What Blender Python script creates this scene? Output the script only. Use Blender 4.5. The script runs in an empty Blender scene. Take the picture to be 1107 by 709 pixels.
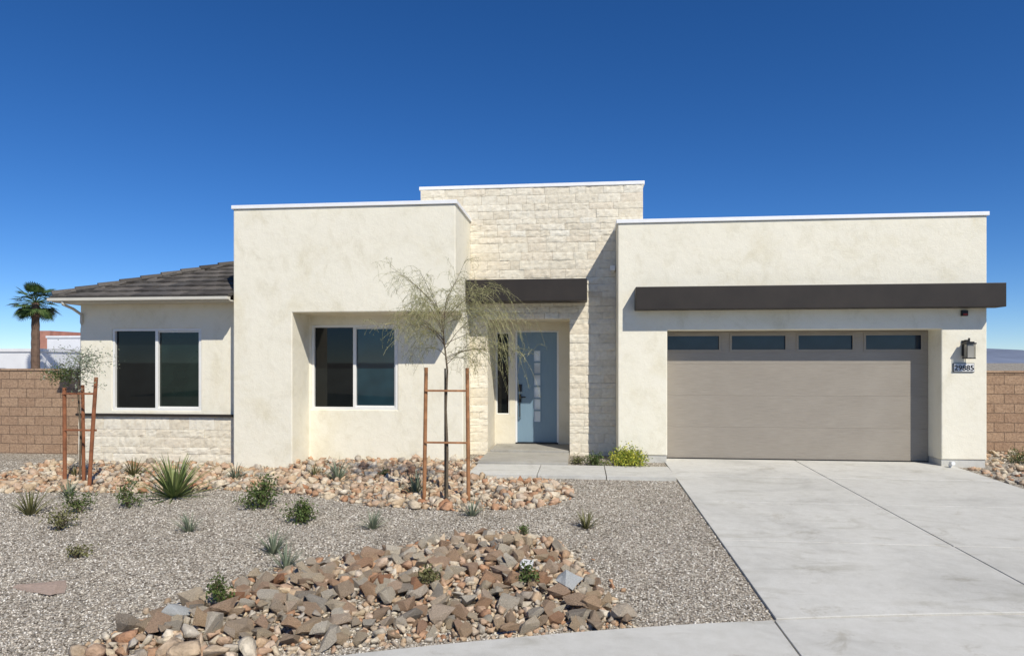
import bpy, bmesh, math, random
import numpy as np
from mathutils import Vector, Matrix, Euler, noise
random.seed(7); rng=np.random.default_rng(7)
scene=bpy.context.scene
COL=scene.collection
EYE=1.86
# ------------------------------------------------------------ materials
def new_mat(name):
    m=bpy.data.materials.new(name); m.use_nodes=True
    nt=m.node_tree; b=nt.nodes["Principled BSDF"]
    return m,nt,b
def ramp(nt,fac,stops,interp='LINEAR'):
    r=nt.nodes.new("ShaderNodeValToRGB"); r.color_ramp.interpolation=interp
    e=r.color_ramp.elements
    while len(e)<len(stops): e.new(0.5)
    for i,(p,c) in enumerate(stops):
        e[i].position=p; e[i].color=(c[0],c[1],c[2],1)
    nt.links.new(fac,r.inputs[0]); return r.outputs[0]
def mul(nt,a,b,fac=1.0,mode='MULTIPLY'):
    m=nt.nodes.new("ShaderNodeMix"); m.data_type='RGBA'; m.blend_type=mode
    m.inputs[0].default_value=fac
    nt.links.new(a,m.inputs[6]); nt.links.new(b,m.inputs[7]); return m.outputs[2]
def coords(nt,scale=(1,1,1)):
    tc=nt.nodes.new("ShaderNodeTexCoord"); mp=nt.nodes.new("ShaderNodeMapping")
    mp.inputs['Scale'].default_value=scale
    nt.links.new(tc.outputs['Object'],mp.inputs[0]); return mp.outputs[0]
def noise_n(nt,vec,scale,detail=4,rough=.55,dist=0):
    n=nt.nodes.new("ShaderNodeTexNoise"); n.inputs['Scale'].default_value=scale
    n.inputs['Detail'].default_value=detail; n.inputs['Roughness'].default_value=rough
    n.inputs['Distortion'].default_value=dist
    nt.links.new(vec,n.inputs['Vector']); return n.outputs['Fac']
def bump(nt,b,h,strength,dist=.01,prev=None):
    n=nt.nodes.new("ShaderNodeBump"); n.inputs['Strength'].default_value=strength
    n.inputs['Distance'].default_value=dist
    nt.links.new(h,n.inputs['Height'])
    if prev: nt.links.new(prev,n.inputs['Normal'])
    nt.links.new(n.outputs[0],b.inputs['Normal']); return n.outputs[0]
def simple(name,c,rough=.6,var=.12,scale=6,bs=40,bst=.15,bd=.004,metal=0,spec=.4):
    m,nt,b=new_mat(name); v=coords(nt)
    f=noise_n(nt,v,scale,5)
    c1=[x*(1-var) for x in c]; c2=[min(1,x*(1+var)) for x in c]
    nt.links.new(ramp(nt,f,[(.3,c1),(.7,c2)]),b.inputs['Base Color'])
    b.inputs['Roughness'].default_value=rough; b.inputs['Metallic'].default_value=metal
    b.inputs['Specular IOR Level'].default_value=spec
    if bst: bump(nt,b,noise_n(nt,v,bs,4),bst,bd)
    return m
def stucco_mat(name,c):
    m,nt,b=new_mat(name); v=coords(nt)
    big=ramp(nt,noise_n(nt,v,.8,7,.65,.7),[(.28,[x*k for x,k in zip(c,(.92,.90,.84))]),(.46,c),(.72,[min(.88,x*1.03) for x in c])])
    med=ramp(nt,noise_n(nt,coords(nt,(1,1,.75)),3.0,9,.74,.5),[(.32,(.885,.87,.825)),(.48,(.98,.975,.96)),(.7,(1.0,1.0,1.0))])
    col=mul(nt,big,med)
    nt.links.new(col,b.inputs['Base Color']); b.inputs['Roughness'].default_value=.92
    b.inputs['Specular IOR Level'].default_value=.15
    p=bump(nt,b,noise_n(nt,v,7,4,.6),.38,.02)
    bump(nt,b,noise_n(nt,v,75,4,.7),.6,.006,p)
    return m
def island_mat(name,stops,rough=.85,nscale=25,obj=False,bst=.4,bd=.01,nlow=.75,nhi=1.05):
    m,nt,b=new_mat(name)
    if obj: g=nt.nodes.new("ShaderNodeObjectInfo"); f=g.outputs['Random']
    else: g=nt.nodes.new("ShaderNodeNewGeometry"); f=g.outputs['Random Per Island']
    base=ramp(nt,f,stops,'LINEAR'); v=coords(nt)
    nn=noise_n(nt,v,nscale,6,.65)
    md=ramp(nt,nn,[(.3,(nlow,nlow*.97,nlow*.93)),(.65,(nhi,nhi,nhi))])
    nt.links.new(mul(nt,base,md),b.inputs['Base Color']); b.inputs['Roughness'].default_value=rough
    b.inputs['Specular IOR Level'].default_value=.2
    if bst: bump(nt,b,nn,bst,bd)
    return m
def concrete_mat(name,c):
    m,nt,b=new_mat(name); v=coords(nt)
    a=ramp(nt,noise_n(nt,v,.55,7,.65,.8),[(.32,[x*.84 for x in c]),(.5,c),(.7,[x*1.06 for x in c])])
    f=ramp(nt,noise_n(nt,v,7,8,.7),[(.3,(.89,.885,.87)),(.62,(1.0,1.0,1.0))])
    g=ramp(nt,noise_n(nt,v,160,2,.6),[(.3,(.86,.86,.85)),(.6,(1.02,1.02,1.02))])
    st=ramp(nt,noise_n(nt,coords(nt,(.6,1.7,1)),1.3,6,.65,1.2),[(.31,(.82,.81,.78)),(.46,(1,1,1))])
    sp=ramp(nt,noise_n(nt,v,2.0,8,.75,.5),[(.32,(.80,.78,.74)),(.42,(1,1,1))])
    isl=nt.nodes.new("ShaderNodeNewGeometry")
    pv=ramp(nt,isl.outputs['Random Per Island'],[(0,(.93,.93,.925)),(1,(1.02,1.02,1.02))])
    nt.links.new(mul(nt,mul(nt,mul(nt,mul(nt,mul(nt,a,f),g),st),sp),pv),b.inputs['Base Color'])
    b.inputs['Roughness'].default_value=.88; b.inputs['Specular IOR Level'].default_value=.25
    bump(nt,b,noise_n(nt,coords(nt,(1,6,1)),60,4),.3,.003)
    return m
M={}
M['stucco']=stucco_mat('stucco_cream',(.83,.785,.65))
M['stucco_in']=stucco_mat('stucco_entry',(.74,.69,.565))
M['coping']=simple('coping_white',(.84,.84,.83),.5,.03)
M['dark']=simple('fascia_bronze',(.027,.021,.016),.55,.18,3,30,.1)
M['frame']=simple('frame_vinyl',(.80,.79,.74),.4,.03,bst=0)
M['black']=simple('black_metal',(.015,.015,.015),.4,.1,bst=0)
M['white']=simple('white_plastic',(.78,.78,.76),.4,.04,bst=0)
M['red']=simple('red_plastic',(.35,.03,.02),.4,.04,bst=0)
M['gutter']=simple('gutter_beige',(.60,.57,.49),.45,.04,bst=0)
M['concrete']=concrete_mat('concrete',(.615,.60,.55))
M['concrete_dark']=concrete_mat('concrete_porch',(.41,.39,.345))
M['stake']=simple('stake_wood',(.26,.10,.045),.8,.35,9,50,.4)
M['stake2']=simple('stake_wood_pale',(.34,.16,.07),.8,.35,9,50,.4)
M['bark']=simple('bark',(.13,.10,.065),.9,.3,20,60,.5)
M['barkpalm']=simple('bark_palm',(.15,.095,.065),.9,.3,6,20,.5,.05)
M['asphalt']=simple('asphalt',(.05,.05,.05),.9,.2,3,120,.5)
M['brickred']=simple('house_brick',(.46,.22,.16),.9,.2,2)
M['whitewall']=simple('house_white',(.76,.76,.76),.9,.06,1)
m,nt,b=new_mat('garage_taupe'); v=coords(nt,(1.0,1,30))
f=noise_n(nt,v,4,6,.65,.25)
nt.links.new(mul(nt,ramp(nt,f,[(.3,(.262,.23,.185)),(.5,(.30,.265,.217)),(.7,(.335,.298,.246))]),ramp(nt,noise_n(nt,coords(nt),1.1,5),[(.3,(.91,.90,.89)),(.7,(1.04,1.04,1.04))])),b.inputs['Base Color'])
b.inputs['Roughness'].default_value=.5; bump(nt,b,f,.5,.004); M['taupe']=m
m,nt,b=new_mat('door_blue'); v=coords(nt,(30,30,2)); f=noise_n(nt,v,3,5)
nt.links.new(ramp(nt,f,[(.3,(.18,.27,.34)),(.7,(.205,.30,.37))]),b.inputs['Base Color']); b.inputs['Roughness'].default_value=.4; M['door']=m
def glass(name,c,rough=.02,spec=.5):
    m,nt,b=new_mat(name); v=coords(nt)
    col=ramp(nt,noise_n(nt,v,1.3,2),[(.35,[x*.6 for x in c]),(.65,[x*1.3 for x in c])])
    nt.links.new(col,b.inputs['Base Color'])
    b.inputs['Roughness'].default_value=rough; b.inputs['IOR'].default_value=1.5
    b.inputs['Specular IOR Level'].default_value=spec
    bump(nt,b,noise_n(nt,v,.8,1),.08,.02); return m
M['glass']=glass('window_glass',(.007,.009,.009),.02,.4)
M['reflglass']=glass('window_glass_sky_reflection',(.014,.040,.052),.02,.7)  # teal base colour paints a sky reflection into the pane
M['greenglass']=glass('window_glass_green',(.010,.020,.016),.02,.5)
M['frost']=glass('frosted_glass',(.78,.84,.86),.3)
M['gglass']=glass('garage_glass',(.018,.032,.055),.08,.4)
M['lampglass']=glass('lamp_glass',(.35,.33,.28),.2)
M['stone']=island_mat('ledger_stone',[(0,(.73,.66,.52)),(.35,(.80,.74,.60)),(.6,(.83,.775,.64)),(.8,(.77,.69,.545)),(1,(.84,.795,.67))],.9,13,bst=.9,bd=.012,nlow=.85,nhi=1.0)
M['stoneback']=simple('mortar',(.70,.64,.51),.95,.08,8,30,.4)
rockstops=[(0,(.44,.22,.12)),(.10,(.64,.50,.33)),(.22,(.74,.64,.48)),(.34,(.48,.35,.24)),(.46,(.58,.39,.26)),(.56,(.76,.68,.54)),(.66,(.38,.33,.27)),(.76,(.65,.48,.31)),(.86,(.52,.29,.17)),(.93,(.68,.59,.45)),(1,(.46,.42,.37))]
M['rock_o']=island_mat('rock_tan',rockstops,.9,13,obj=True,bst=1.0,bd=.035,nlow=.60,nhi=1.08)
M['rock_i']=island_mat('rock_tan_bed',rockstops,.9,13,bst=1.0,bd=.035,nlow=.60,nhi=1.08)
M['rock_g']=simple('rock_grey',(.42,.43,.42),.9,.25,14,40,.6,.02)
M['rock_w']=simple('rock_white',(.76,.75,.72),.8,.1,14,40,.6,.02)
M['rock_flat']=simple('rock_flat',(.44,.33,.26),.9,.15,9,40,.6,.02)
gravstops=[(0,(.14,.12,.10)),(.15,(.35,.31,.26)),(.40,(.50,.445,.37)),(.6,(.42,.395,.35)),(.8,(.63,.575,.485)),(1,(.86,.825,.75))]
M['pebble']=island_mat('gravel_pebble',gravstops,.9,60,bst=0,nlow=.85)
M['roof']=island_mat('roof_tile',[(0,(.065,.058,.052)),(.4,(.11,.10,.09)),(.7,(.15,.135,.12)),(1,(.09,.085,.08))],.85,30,bst=.4,nlow=.75)
def leafm(name,a,b_,c):
    return island_mat(name,[(0,a),(.5,b_),(1,c)],.6,40,bst=0,nlow=.85)
M['leaf_green']=leafm('leaf_green',(.035,.06,.015),(.08,.12,.03),(.15,.18,.06))
M['leaf_olive']=leafm('leaf_olive',(.09,.09,.03),(.15,.15,.06),(.22,.21,.10))
M['leaf_yucca']=leafm('leaf_yucca',(.10,.15,.045),(.18,.23,.08),(.29,.31,.13))
M['leaf_grey']=leafm('leaf_grey',(.13,.17,.12),(.20,.24,.16),(.29,.31,.21))
M['leaf_yellow']=leafm('leaf_yellow',(.10,.16,.02),(.32,.36,.05),(.62,.56,.08))
M['leaf_palo']=leafm('leaf_palo',(.20,.20,.08),(.31,.30,.14),(.43,.40,.22))
M['leaf_pale']=leafm('leaf_pale',(.17,.21,.13),(.27,.31,.21),(.42,.45,.36))
M['leaf_palm']=leafm('leaf_palm',(.035,.07,.02),(.06,.11,.03),(.11,.15,.05))
m,nt,b=new_mat('ground_gravel'); v=coords(nt)
vo=nt.nodes.new("ShaderNodeTexVoronoi"); vo.inputs['Scale'].default_value=42; nt.links.new(v,vo.inputs['Vector'])
sep=nt.nodes.new("ShaderNodeSeparateColor"); nt.links.new(vo.outputs['Color'],sep.inputs[0])
colr=ramp(nt,sep.outputs[0],gravstops)
edge=ramp(nt,vo.outputs['Distance'],[(.25,(1,1,1)),(.75,(.40,.38,.34))])
big=ramp(nt,noise_n(nt,v,.8,5),[(.3,(.86,.85,.83)),(.7,(1.05,1.04,1.02))])
nt.links.new(mul(nt,mul(nt,colr,edge),big),b.inputs['Base Color'])
b.inputs['Roughness'].default_value=.95; b.inputs['Specular IOR Level'].default_value=.1
inv=nt.nodes.new("ShaderNodeMath"); inv.operation='SUBTRACT'; inv.inputs[0].default_value=1
nt.links.new(vo.outputs['Distance'],inv.inputs[1]); bump(nt,b,inv.outputs[0],.7,.012)
M['gravel']=m
def block_mat(name):
    m,nt,b=new_mat(name)
    tc=nt.nodes.new("ShaderNodeTexCoord"); sx=nt.nodes.new("ShaderNodeSeparateXYZ"); cx=nt.nodes.new("ShaderNodeCombineXYZ")
    nt.links.new(tc.outputs['Object'],sx.inputs[0]); nt.links.new(sx.outputs[0],cx.inputs[0]); nt.links.new(sx.outputs[2],cx.inputs[1])
    br=nt.nodes.new("ShaderNodeTexBrick"); br.inputs['Scale'].default_value=1
    br.inputs['Brick Width'].default_value=.40; br.inputs['Row Height'].default_value=.2; br.inputs['Mortar Size'].default_value=.008
    br.inputs['Color1'].default_value=(.40,.26,.165,1); br.inputs['Color2'].default_value=(.48,.325,.21,1); br.inputs['Mortar'].default_value=(.22,.15,.10,1)
    nt.links.new(cx.outputs[0],br.inputs['Vector'])
    v=coords(nt); nn=noise_n(nt,v,26,8,.78)
    nt.links.new(mul(nt,br.outputs['Color'],ramp(nt,nn,[(.33,(.58,.55,.52)),(.65,(1.12,1.12,1.12))])),b.inputs['Base Color'])
    b.inputs['Roughness'].default_value=.95
    iv=nt.nodes.new("ShaderNodeMath"); iv.operation='SUBTRACT'; iv.inputs[0].default_value=1; nt.links.new(br.outputs['Fac'],iv.inputs[1])
    p=bump(nt,b,iv.outputs[0],.8,.01); bump(nt,b,nn,.8,.03,p); return m
M['block']=block_mat('block_wall')
# ------------------------------------------------------------ object helpers
WL={}
def wl(o): return WL.get(o.name,Vector((0,0,0)))
def add_obj(name,mesh,loc,parent=None,**props):
    o=bpy.data.objects.new(name,mesh); COL.objects.link(o)
    loc=Vector(loc); WL[o.name]=loc.copy()
    if parent is not None:
        o.parent=parent; o.location=loc-wl(parent)
    else: o.location=loc
    for k,v in props.items(): o[k]=v
    return o
def mesh_obj(name,V,F,mat,parent=None,smooth=False,recenter=True,loc=None,**props):
    V=np.asarray(V,dtype=float)
    if recenter:
        c=np.array([(V[:,0].min()+V[:,0].max())/2,(V[:,1].min()+V[:,1].max())/2,V[:,2].min()])
        V=V-c; L=c
    else: L=(0,0,0)
    if loc is not None: L=loc
    me=bpy.data.meshes.new(name); me.from_pydata(V.tolist(),[],F if isinstance(F,list) else F.tolist()); me.update()
    for mm in (mat if isinstance(mat,(list,tuple)) else [mat]): me.materials.append(mm)
    if smooth: me.polygons.foreach_set('use_smooth',[True]*len(me.polygons))
    return add_obj(name,me,L,parent,**props)
def empty(name,loc,parent=None,**props):
    o=add_obj(name,None,loc,parent,**props); o.empty_display_size=.2; return o
def rect_solid(name,adds,subs,mat,parent=None,bevel=0,**props):
    xs=sorted({round(v,5) for b in adds+subs for v in b[0:2]}); ys=sorted({round(v,5) for b in adds+subs for v in b[2:4]}); zs=sorted({round(v,5) for b in adds+subs for v in b[4:6]})
    nx,ny,nz=len(xs)-1,len(ys)-1,len(zs)-1
    S=np.zeros((nx+2,ny+2,nz+2),bool)
    for i in range(nx):
        for j in range(ny):
            for k in range(nz):
                c=((xs[i]+xs[i+1])/2,(ys[j]+ys[j+1])/2,(zs[k]+zs[k+1])/2)
                ins=lambda b:b[0]<c[0]<b[1] and b[2]<c[1]<b[3] and b[4]<c[2]<b[5]
                S[i+1,j+1,k+1]=any(ins(b) for b in adds) and not any(ins(b) for b in subs)
    vid={};V=[];F=[]
    def v(i,j,k):
        key=(i,j,k)
        if key not in vid: vid[key]=len(V); V.append((xs[i],ys[j],zs[k]))
        return vid[key]
    for i in range(nx):
        for j in range(ny):
            for k in range(nz):
                if not S[i+1,j+1,k+1]: continue
                if not S[i,j+1,k+1]: F.append([v(i,j,k),v(i,j,k+1),v(i,j+1,k+1),v(i,j+1,k)])
                if not S[i+2,j+1,k+1]: F.append([v(i+1,j,k),v(i+1,j+1,k),v(i+1,j+1,k+1),v(i+1,j,k+1)])
                if not S[i+1,j,k+1]: F.append([v(i,j,k),v(i+1,j,k),v(i+1,j,k+1),v(i,j,k+1)])
                if not S[i+1,j+2,k+1]: F.append([v(i,j+1,k),v(i,j+1,k+1),v(i+1,j+1,k+1),v(i+1,j+1,k)])
                if not S[i+1,j+1,k]: F.append([v(i,j,k),v(i,j+1,k),v(i+1,j+1,k),v(i+1,j,k)])
                if not S[i+1,j+1,k+2]: F.append([v(i,j,k+1),v(i+1,j,k+1),v(i+1,j+1,k+1),v(i,j+1,k+1)])
    o=mesh_obj(name,V,F,mat,parent,**props)
    bm=bmesh.new(); bm.from_mesh(o.data); bmesh.ops.dissolve_limit(bm,angle_limit=.01,verts=bm.verts,edges=bm.edges)
    bm.to_mesh(o.data); bm.free()
    if bevel:
        md=o.modifiers.new('b','BEVEL'); md.width=bevel; md.segments=2; md.limit_method='ANGLE'; md.angle_limit=.6
    return o
def box(name,b,mat,parent=None,bevel=0,**p): return rect_solid(name,[b],[],mat,parent,bevel,**p)
class MB:
    def __init__(s): s.V=[];s.F=[]
    def tube(s,pts,rad,n=6,cap=True):
        pts=[Vector(p) for p in pts]; base=len(s.V)
        for i,p in enumerate(pts):
            d=(pts[min(i+1,len(pts)-1)]-pts[max(i-1,0)])
            if d.length<1e-9: d=Vector((0,0,1))
            d.normalize(); a=d.orthogonal() if abs(d.z)>.99 else d.cross(Vector((0,0,1))); a.normalize(); b=d.cross(a)
            r=rad[i] if hasattr(rad,'__len__') else rad
            for k in range(n):
                t=2*math.pi*k/n; s.V.append(tuple(p+a*(r*math.cos(t))+b*(r*math.sin(t))))
        for i in range(len(pts)-1):
            for k in range(n):
                k2=(k+1)%n
                s.F.append([base+i*n+k,base+i*n+k2,base+(i+1)*n+k2,base+(i+1)*n+k])
        if cap:
            s.F.append([base+k for k in range(n)][::-1]); s.F.append([base+(len(pts)-1)*n+k for k in range(n)])
    def quad(s,c,u,v):
        b=len(s.V); s.V+= [tuple(c-u),tuple(c-v),tuple(c+u),tuple(c+v)]; s.F.append([b,b+1,b+2,b+3])
    def blade(s,base,dirh,L,w,rise,droop,segs=4):
        side=Vector((-dirh.y,dirh.x,0)); b=len(s.V)
        for i in range(segs+1):
            t=i/segs; ang=rise-droop*t*t
            if i==0: p=Vector(base)
            else: p=p+(dirh*math.cos(ang)+Vector((0,0,1))*math.sin(ang))*(L/segs)
            ww=w*(1-t**1.8)*(0.8+.5*t) if i<segs else .0008
            up=Vector((0,0,1))*ww*.35
            s.V+= [tuple(p-side*ww+up),tuple(p),tuple(p+side*ww+up)]
        for i in range(segs):
            q=b+i*3
            s.F+= [[q,q+1,q+4,q+3],[q+1,q+2,q+5,q+4]]
    def bx(s,x0,x1,y0,y1,z0,z1):
        b=len(s.V)
        s.V+= [(x0,y0,z0),(x1,y0,z0),(x1,y1,z0),(x0,y1,z0),(x0,y0,z1),(x1,y0,z1),(x1,y1,z1),(x0,y1,z1)]
        s.F+= [[b+i for i in f] for f in ([0,3,2,1],[4,5,6,7],[0,1,5,4],[1,2,6,5],[2,3,7,6],[3,0,4,7])]
def sstep(a,b,x):
    t=np.clip((np.asarray(x,float)-a)/(b-a),0,1); return t*t*(3-2*t)
# ------------------------------------------------------------ terrain
cx_=[-40,-20,-14,-10,-7,-4,-1.87,-1.2,-.21,.51,1.51,3.63,6,10,16,40]
cy_=[-18,-8,-3.5,-.3,1.75,3.55,4.51,4.76,5.10,5.32,5.56,5.90,6.12,6.25,6.1,5.4]
gx=np.linspace(-40,40,1601); gy=np.interp(gx,cx_,cy_); ker=np.ones(41)/41
gy=np.convolve(np.pad(gy,20,mode='edge'),ker,'valid')
def yc(x): return np.interp(x,gx,gy)
def drivez(y): return -.2+np.clip((np.asarray(y,float)-5.56)/7.64,0,1)*.2
def gz(x,y):
    x=np.asarray(x,float);y=np.asarray(y,float)
    z=drivez(y)-.022-.09*sstep(-2.5,-8,x)*sstep(7,11,y)
    z=z+.012*np.sin(x*1.7+y)*np.cos(y*1.3)*sstep(1.4,.4,x)
    d=yc(x)-y
    z=np.where(d>0,z-.2*sstep(.35,1.1,d),z)
    return z
mound=[(.42,5.33),(.30,5.85),(.09,6.3),(-.02,6.95),(-.33,7.6),(-.79,7.88),(-1.39,7.5),(-2.10,6.95),(-2.82,6.45),(-3.18,5.82),(-3.45,5.26),(-3.6,4.78),(-3.6,4.2),(-3.2,3.98),(-2.4,4.33),(-1.2,4.80),(-.2,5.14)]
bed=[(-10.6,9.6),(-9.05,9.5),(-7.3,9.75),(-5.6,9.9),(-4.2,9.6),(-2.93,9.0),(-1.6,8.8),(-.5,9.05),(-.12,9.7),(-.15,10.5),(-.45,11.0),(-1.95,11.05),(-1.95,12.9),(-2.4,12.75),(-5.4,12.7),(-5.5,11.95),(-6.6,11.95),(-6.65,12.25),(-10.6,12.3)]
def inpoly(P,x,y):
    x=np.asarray(x,float);y=np.asarray(y,float); r=np.zeros(x.shape,bool); n=len(P)
    for i in range(n):
        x1,y1=P[i];x2,y2=P[(i+1)%n]
        c=((y1>y)!=(y2>y)); xi=(x2-x1)*(y-y1)/((y2-y1) if y2!=y1 else 1e-9)+x1
        r^=c&(x<xi)
    return r
def pdist(P,x,y):
    x=np.asarray(x,float);y=np.asarray(y,float); best=np.full(x.shape,1e9); n=len(P)
    for i in range(n):
        x1,y1=P[i];x2,y2=P[(i+1)%n]; dx,dy=x2-x1,y2-y1
        t=np.clip(((x-x1)*dx+(y-y1)*dy)/(dx*dx+dy*dy),0,1)
        best=np.minimum(best,np.hypot(x-x1-t*dx,y-y1-t*dy))
    return best
def hz(x,y):
    x=np.asarray(x,float);y=np.asarray(y,float)
    z=gz(x,y); z=z+np.where(inpoly(mound,x,y),.09*sstep(0,.9,pdist(mound,x,y)),0)
    return z
X=np.concatenate([[-6000,-2500,-1000,-400,-150,-70,-35,-22],np.arange(-16,16.01,.2),[22,35,70,150,400,1000,2500,6000]])
Y=np.concatenate([[-6000,-2000,-500,-150,-50,-20,-8],np.arange(-4,18.01,.2),[22,30,50,90,200,500,1500,6000]])
XX,YY=np.meshgrid(X,Y,indexing='ij'); ZZ=hz(XX,YY)
V=np.stack([XX,YY,ZZ],-1).reshape(-1,3); ny=len(Y)
F=[[i*ny+j,(i+1)*ny+j,(i+1)*ny+j+1,i*ny+j+1] for i in range(len(X)-1) for j in range(ny-1)]
mesh_obj('ground',V,F,M['gravel'],recenter=False,kind='structure')
xs=np.linspace(-30,30,121); V=[];F=[]
for i,x in enumerate(xs): V+= [(x,float(yc(x))-1.72,-.352),(x,float(yc(x))-14,-.352)]
for i in range(120): F.append([2*i,2*i+1,2*i+3,2*i+2])
mesh_obj('road',V,F,M['asphalt'],recenter=False,kind='structure')
def slabs(name,panels,mat,thick=.12):
    mb=MB()
    for xl,ylo,yhi,zf,n in panels:
        b=len(mb.V); nxp=len(xl)
        for x in xl:
            for j in range(n+1):
                y=ylo(x)+(yhi(x)-ylo(x))*j/n; mb.V.append((x,y,float(zf(x,y))))
        for i in range(nxp-1):
            for j in range(n): q=b+i*(n+1)+j; mb.F.append([q,q+n+1,q+n+2,q+1])
        ring=[i*(n+1) for i in range(nxp)]+[(nxp-1)*(n+1)+j for j in range(1,n+1)]+[i*(n+1)+n for i in range(nxp-2,-1,-1)]+[j for j in range(n-1,0,-1)]
        s=len(mb.V)
        for r in ring: p=mb.V[b+r]; mb.V.append((p[0],p[1],p[2]-thick))
        L=len(ring)
        for k in range(L): mb.F.append([b+ring[k],s+k,s+(k+1)%L,b+ring[(k+1)%L]])
    o=mesh_obj(name,mb.V,mb.F,mat,recenter=False,kind='structure')
    md=o.modifiers.new('b','BEVEL'); md.width=.006; md.segments=2; md.limit_method='ANGLE'; md.angle_limit=.7
    return o
g=.007
sx=[-16,-14.5,-13,-11.5,-10,-8.5,-7,-5.5,-4,-2.2,1.53,4.04,6.72,8.4,10,12,14,16]
pan=[]
for a,b_ in zip(sx[:-1],sx[1:]):
    xl=np.linspace(a+g,b_-g,10)
    pan.append((xl,lambda x:float(yc(x))-1.5,lambda x:float(yc(x))-.010,lambda x,y:-.2,2))
slabs('pavement',pan,M['concrete'],.16)
pan=[]
for a,b_ in zip(sx[:-1],sx[1:]):
    xl=np.linspace(a+g,b_-g,10)
    pan.append((xl,lambda x:float(yc(x))-1.72,lambda x:float(yc(x))-1.51,lambda x,y:-.2,1))
slabs('kerb',pan,M['concrete'],.16)
pan=[]
rows=[None,7.75,9.65,11.5,13.22]
for a,b_ in ((1.55,4.04),(4.04,6.70)):
    for r in range(4):
        xl=np.linspace(a+g,b_-g,8)
        lo=(lambda x:float(yc(x))+.018) if r==0 else (lambda x,y=rows[r]:y+.011)
        hi=(lambda x,y=rows[r+1]:y-.011)
        pan.append((xl,lo,hi,lambda x,y:float(drivez(y)),3))
slabs('driveway',pan,M['concrete'],.1)
pan=[]
for a,b_ in ((-1.93,-.75),(-.75,.40),(.40,1.545)):
    pan.append((np.linspace(a+g,b_-g,3),lambda x:11.12,lambda x:12.22,lambda x,y:-.010,1))
slabs('walkway',pan,M['concrete'],.1)
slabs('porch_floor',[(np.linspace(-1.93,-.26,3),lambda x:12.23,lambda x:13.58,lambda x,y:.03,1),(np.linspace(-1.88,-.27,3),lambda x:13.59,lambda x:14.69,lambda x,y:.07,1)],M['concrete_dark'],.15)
# ------------------------------------------------------------ HOUSE
H=empty('house',(-1.4,15,0),label='cream flat-roofed stucco house with stone entry tower and garage',category='house')
YB=12.0;YN=12.8;YS=13.6;YG=12.8;YD=13.26;YW=12.4
W1=(-5.37,-3.61,.93,2.61); W2=(-9.34,-7.46,.91,2.54)
rect_solid('stucco_wall',[(-6.57,-2.3,YB,19,-.2,4.76)],[(-5.41,-2.0,YB-1,YN,-.5,2.80),(W1[0],W1[1],YN-.1,YN+.13,W1[2],W1[3])],M['stucco'],H,.018)
rect_solid('garage_wall',[(.68,7.24,YG,19,.11,4.50)],[(1.60,6.47,YG-1,YD+.1,-.5,2.47)],M['stucco'],H,.018)
rect_solid('foundation',[(.70,7.22,YG+.02,18.9,-.25,.108)],[(1.59,6.48,YG-1,YD+.11,-.5,2.0)],M['concrete'],H)
rect_solid('tower_wall',[(-3.30,1.18,YS+.03,18,-.2,5.44)],[(-1.93,-.25,YS-1,14.85,-.5,2.75)],M['stoneback'],H)
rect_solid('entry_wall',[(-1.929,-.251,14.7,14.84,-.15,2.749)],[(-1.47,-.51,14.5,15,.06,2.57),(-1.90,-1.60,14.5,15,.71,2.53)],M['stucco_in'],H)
rect_solid('side_wing_wall',[(-10.02,-6.571,YW,17.3,-.3,3.05)],[(W2[0],W2[1],YW-.5,YW+.13,W2[2],W2[3])],M['stucco'],H,.012)
def coping(b,z,h=.07,o=.03):
    rect_solid('coping',[(b[0]-o,b[1]+o,b[2]-o,b[3]+o,z,z+h)],[(b[0]+.2,b[1]-.2,b[2]+.2,b[3]-.2,z-1,z+1)],M['coping'],H,.006)
coping((-6.57,-2.3,YB,19),4.762); coping((.68,7.24,YG,19),4.502); coping((-3.34,1.22,YS,18),5.442)
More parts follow.
